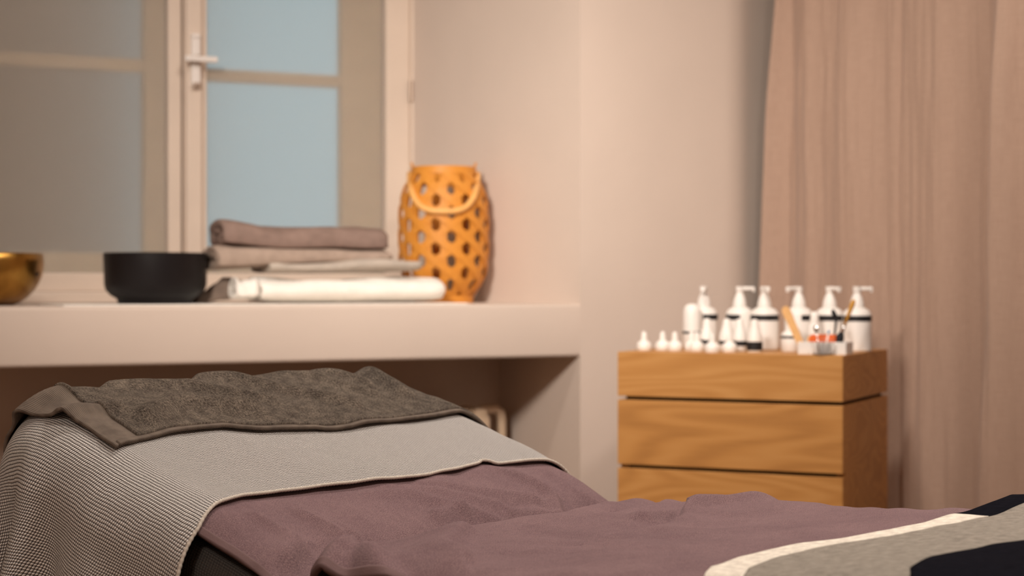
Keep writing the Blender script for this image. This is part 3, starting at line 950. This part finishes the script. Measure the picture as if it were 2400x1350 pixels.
def bedmesh(name, u0, u1, v0, v1, nu, nv, off, mat, parent, wr=None, th=0.0, **kw):
    """u0.. may be callables of the other coordinate"""
    a = np.linspace(0, 1, nu)[:, None] * np.ones((1, nv)); b = np.ones((nu, 1)) * np.linspace(0, 1, nv)[None]
    if callable(u0) or callable(u1):
        v = v0 + (v1 - v0) * b
        uu0 = u0(v) if callable(u0) else u0; uu1 = u1(v) if callable(u1) else u1
        u = uu0 + (uu1 - uu0) * a
    else:
        u = u0 + (u1 - u0) * a
        vv0 = v0(u) if callable(v0) else v0; vv1 = v1(u) if callable(v1) else v1
        v = vv0 + (vv1 - vv0) * b
    P = sheet(u, v, off, wr(u, v) if wr else None, **kw)
    o = link(name, grid_me(name, P, np.stack([u, v], -1)), mat, parent)
    if th:
        md = o.modifiers.new('thickness', 'SOLIDIFY'); md.thickness = th; md.offset = -1
    return o

bed = empty('treatment_table', (H0[0], H0[1], 0), BED, 'upholstered treatment table with raised head section under the towels', 'massage table')
def cushion(v0, v1, name):
    bm = bmesh.new()
    nu, nv = 40, 40
    a = np.linspace(-1, 1, nu)[:, None] * np.ones((1, nv)); b = np.ones((nu, 1)) * np.linspace(0, 1, nv)[None]
    U = a * (HW + 0.022 + 0.085)
    V = v0 + (v1 + (0.02 + 0.085 if v1 > 0.3 else 0) - v0) * b
    P = sheet(U, V, -0.010, -0.026 * np.clip((0.34 - np.abs(U)) / 0.06, 0, 1))
    me = grid_me(name, P, np.stack([U, V], -1))
    bm.from_mesh(me)
    be = [e for e in bm.edges if len(e.link_faces) == 1]
    r = bmesh.ops.extrude_edge_only(bm, edges=be)
    nvs = [q for q in r['geom'] if isinstance(q, bmesh.types.BMVert)]
    for q in nvs:
        q.co.x *= 0.97
        q.co.z = float(bprof(np.array(q.co.y))) - 0.11
    bmesh.ops.holes_fill(bm, edges=[e for e in bm.edges if len(e.link_faces) == 1], sides=0)
    bm.to_mesh(me); bm.free()
    me.polygons.foreach_set('use_smooth', [True] * len(me.polygons))
    return link(name, me, 'upholstery', bed)
cushion(0.012, VE, 'head_cushion')
cushion(-1.42, -0.012, 'body_cushion')
boxes('base_frame', [((-0.28, -1.35, 0.60), (0.28, 0.10, 0.655))], 'charcoal', bed, 0.004)
for x0 in (-0.22, 0.18):
    boxes('head_bracket', [((x0, 0.06, 0.63), (x0 + 0.04, 0.34, 0.66))], 'charcoal', bed, 0.003)
boxes('base_box', [((-0.20, -1.0, 0.06), (0.20, -0.25, 0.60))], 'charcoal', bed, 0.01)
boxes('floor_plate', [((-0.30, -1.25, 0.0), (0.30, -0.05, 0.06))], 'charcoal', bed, 0.01)

# mauve terry towel over the whole table
CREASE = [(0.40, 0.002), (0.33, 0.0), (0.168, -0.012), (0.047, -0.015), (-0.04, -0.006), (-0.119, 0.006), (-0.193, 0.017), (-0.275, 0.004), (-0.33, -0.035), (-0.40, -0.09)]
def crease(u, v, pts, dep, far, bulge, near):
    """sharp fold: the far side sinks gently into it, the near side puffs up over it"""
    d, sd = seg_dist(u, v, pts)
    a = -dep * np.exp(-(d / far))
    b = bulge * np.exp(-(d / near)) - (dep + bulge) * np.exp(-(d / 0.0055))
    return np.where(sd < 0, a, b)
DRAG = [([(-0.066, 0.11), (-0.019, 0.09), (0.022, 0.046)], 0.0035), ([(-0.022, 0.112), (0.033, 0.08), (0.094, 0.044)], 0.004),
        ([(0.03, 0.113), (0.077, 0.083), (0.164, 0.044)], 0.004), ([(0.178, 0.133), (0.192, 0.096), (0.203, 0.039), (0.175, 0.007)], 0.006),
        ([(-0.206, 0.09), (-0.189, 0.045), (-0.193, 0.017)], 0.0035), ([(-0.194, 0.107), (-0.186, 0.072), (-0.17, 0.043)], 0.003),
        ([(-0.029, 0.044), (0.034, 0.043), (0.064, 0.015)], 0.004), ([(0.10, 0.03), (0.15, 0.022), (0.18, 0.0)], 0.004),
        ([(0.27, 0.10), (0.26, 0.05), (0.28, 0.01)], 0.003), ([(-0.27, 0.09), (-0.26, 0.05), (-0.29, 0.02)], 0.003)]
def w_mauve(u, v):
    base = 0.005 * fbm(u * 7 + 3, v * 9, 3) + 0.0022 * fbm(u * 19, v * 26 + 5, 2)
    h = crease(u, v, CREASE, 0.012, 0.028, 0.010, 0.040)
    h = h + crease(u, v, [(0.20, -0.15), (0.10, -0.19), (0.004, -0.21), (-0.13, -0.212), (-0.228, -0.165), (-0.27, -0.12)], 0.006, 0.018, 0.006, 0.030)
    h = h + crease(u, v, [(0.36, -0.045), (0.32, -0.051), (0.191, -0.081), (0.10, -0.085), (0.0, -0.075)], 0.005, 0.014, 0.005, 0.022)
    h = h + ridge(u, v, [(0.32, -0.20), (0.22, -0.16), (0.10, -0.155)], 0.006, 0.014, 0.022)
    h = h + ridge(u, v, [(-0.10, -0.05), (-0.2, -0.10), (-0.27, -0.18)], 0.007, 0.014, 0.03)
    h = h + ridge(u, v, [(-0.235, -0.01), (-0.267, -0.036), (-0.38, -0.104)], 0.010, 0.010, 0.018)
    h = h + ridge(u, v, [(-0.29, -0.078), (-0.335, -0.153)], 0.008, 0.010, 0.02)
    h = h + ridge(u, v, [(-0.26, 0.035), (-0.32, 0.02), (-0.37, -0.02)], 0.006, 0.010, 0.018)
    for pts, m in DRAG:
        h = h + ridge(u, v, pts, m, 0.0065, 0.013)
    return 1.4 * base + 1.7 * h * np.clip((0.132 - v) / 0.045, 0, 1)
TL = empty('mauve_towel', (H0[0], H0[1], 0), BED, 'large mauve terry towel spread over the treatment table', 'towel')
ul = -0.333
bedmesh('cloth', ul, HW + 0.12, -1.40, 0.36, 380, 560, 0.006, 'terry_mauve', TL, w_mauve, 0.005)
hm = bedmesh('hem', ul - 0.002, ul + 0.006, -1.40, 0.36, 6, 400, 0.0085, 'mauve_hem', TL, w_mauve, 0.007)

# knitted blanket
def v_knit(u):
    return np.interp(u, [-0.8, -0.42, -0.331, -0.302, -0.254, -0.195, -0.128, -0.023, 0.052, 0.12, 0.175, 0.19, 0.26, 0.339, 0.45],
                     [0.118, 0.108, 0.108, 0.117, 0.126, 0.130, 0.129, 0.120, 0.117, 0.123, 0.131, 0.124, 0.120, 0.110, 0.10])
def w_knit(u, v):
    h = 0.004 * fbm(u * 7 + 3, v * 9, 3)
    h = h + 0.0025 * fbm(u * 11 + 9, v * 13, 2)
    return h + ridge(u, v, [(0.183, 0.125), (0.178, 0.14)], 0.003, 0.010)
KT = empty('knitted_blanket', (H0[0], H0[1], 0), BED, 'pale grey knitted blanket hanging down the left of the table', 'blanket')
kw = dict(fold=0.022, fk=0.12, fph=2.6)
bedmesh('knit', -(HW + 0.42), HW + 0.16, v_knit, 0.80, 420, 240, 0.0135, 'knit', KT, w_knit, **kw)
bedmesh('backing', -(HW + 0.42), HW + 0.16, lambda u: v_knit(u) + 0.0015, 0.80, 200, 120, 0.0105, 'knit_back', KT, w_knit, **kw)
# beaded edge stitch along the front hem
uu = np.arange(-(HW + 0.40), HW + 0.14, 0.0009)
pts = sheet(uu, v_knit(uu), 0.0125, w_knit(uu, v_knit(uu)), **kw)
rads = 0.0016 + 0.0006 * np.abs(np.sin(np.pi * uu / 0.0048))
link('edge_stitch', tube_me('edge_stitch', [tuple(p) for p in pts], [float(r) for r in rads], 7), 'knit_yarn', KT)

# dark taupe terry towel over the head end
def v_tow(u):
    return np.interp(u, [-0.32, -0.298, -0.268, -0.197, -0.132, -0.04, 0.064, 0.191, 0.298, 0.342, 0.45],
                     [0.258, 0.264, 0.272, 0.280, 0.277, 0.262, 0.250, 0.252, 0.257, 0.244, 0.23])
def u_tow(v):
    return np.interp(v, [0.2, 0.278, 0.316, 0.348, 0.386, 0.42, 0.46, 0.5, 0.6], [-0.300, -0.300, -0.298, -0.303, -0.308, -0.312, -0.315, -0.315, -0.315])
def w_tow(u, v):
    h = w_knit(u, v) + 0.0035 * fbm(u * 8 + 31, v * 10 + 2, 3) + 0.003 * fbm(u * 20 + 7, v * 24, 2)
    for pts, m, wd_ in (([(-0.22, 0.31), (-0.15, 0.335), (-0.05, 0.31)], 0.010, 0.018),
                    ([(-0.02, 0.42), (0.05, 0.36), (0.13, 0.30)], 0.007, 0.014),
                    ([(0.30, 0.45), (0.27, 0.39), (0.25, 0.32)], 0.011, 0.018),
                    ([(0.19, 0.42), (0.22, 0.36)], 0.007, 0.014),
                    ([(-0.18, 0.41), (-0.08, 0.39), (0.0, 0.33)], 0.006, 0.014),
                    ([(0.07, 0.44), (0.15, 0.40), (0.2, 0.33)], 0.005, 0.014),
                    ([(-0.31, 0.345), (-0.24, 0.335)], 0.008, 0.014),
                    ([(-0.32, 0.40), (-0.27, 0.39)], 0.010, 0.014)):
        h = h + 1.25 * ridge(u, v, pts, m, wd_ * 0.8)
    return h
DT = empty('dark_towel', (H0[0], H0[1], 0), BED, 'dark taupe terry towel lying across the raised head end', 'towel')
a = np.linspace(0, 1, 300)[:, None] * np.ones((1, 200)); b = np.ones((300, 1)) * np.linspace(0, 1, 200)[None]
def tow_patch(name, ua, ub, va, vb, nu, nv, off, mat, th):
    """ua, ub: fractions/metres from the left hem; va, vb from the front hem"""
    a = np.linspace(0, 1, nu)[:, None] * np.ones((1, nv)); b = np.ones((nu, 1)) * np.linspace(0, 1, nv)[None]
    u = -0.3 + ua + (ub - ua) * a
    v = v_tow(u) + va + (vb - va) * b
    u = u + (u_tow(v) + 0.3) * np.clip(1 - (u + 0.3) / 0.1, 0, 1)
    P = sheet(u, v, off, w_tow(u, v))
    o = link(name, grid_me(name, P, np.stack([u, v], -1)), mat, DT)
    md = o.modifiers.new('thickness', 'SOLIDIFY'); md.thickness = th; md.offset = -1
    return o
tow_patch('cloth', 0.036, 0.76, 0.004, 0.36, 340, 220, 0.0235, 'terry_dark', 0.007)
tow_patch('woven_band', -0.004, 0.038, 0.0, 0.36, 24, 160, 0.0205, 'woven_band', 0.004)
tow_patch('hem', 0.0, 0.76, -0.001, 0.005, 340, 6, 0.0215, 'woven_band', 0.004)

# felted throw over the foot end
def v_thr(u):
    return np.interp(u, [-0.6, -0.40, -0.329, -0.26, -0.189, -0.091, -0.019, 0.071, 0.162, 0.25, 0.386, 0.5],
                     [-0.50, -0.50, -0.478, -0.447, -0.436, -0.450, -0.480, -0.500, -0.506, -0.51, -0.512, -0.52])
def w_thr(u, v):
    return w_mauve(u, v) * 0.3 + 0.007 * fbm(u * 5 + 11, v * 5 + 3, 2) + 0.014 * np.clip((u - 0.08) / 0.28, 0, 1)
TH = empty('felt_throw', (H0[0], H0[1], 0), BED, 'grey felt throw with white and navy borders over the foot end', 'blanket')
bw = 0.037
bedmesh('white_border', -(HW + 0.14), 0.145, lambda u: v_thr(u) - bw, v_thr, 150, 16, 0.013, 'felt_white', TH, w_thr, 0.007)
bedmesh('navy_border', 0.145, HW + 0.14, lambda u: v_thr(u) - bw, v_thr, 100, 16, 0.013, 'felt_navy', TH, w_thr, 0.007)
bedmesh('grey_field', -(HW + 0.14), HW + 0.14, lambda u: v_thr(u) - 0.185, lambda u: v_thr(u) - bw, 200, 50, 0.0125, 'felt_grey', TH, w_thr, 0.007)
bedmesh('navy_field', -(HW + 0.14), HW + 0.14, -1.36, lambda u: v_thr(u) - 0.185, 160, 100, 0.013, 'felt_navy', TH, w_thr, 0.007)
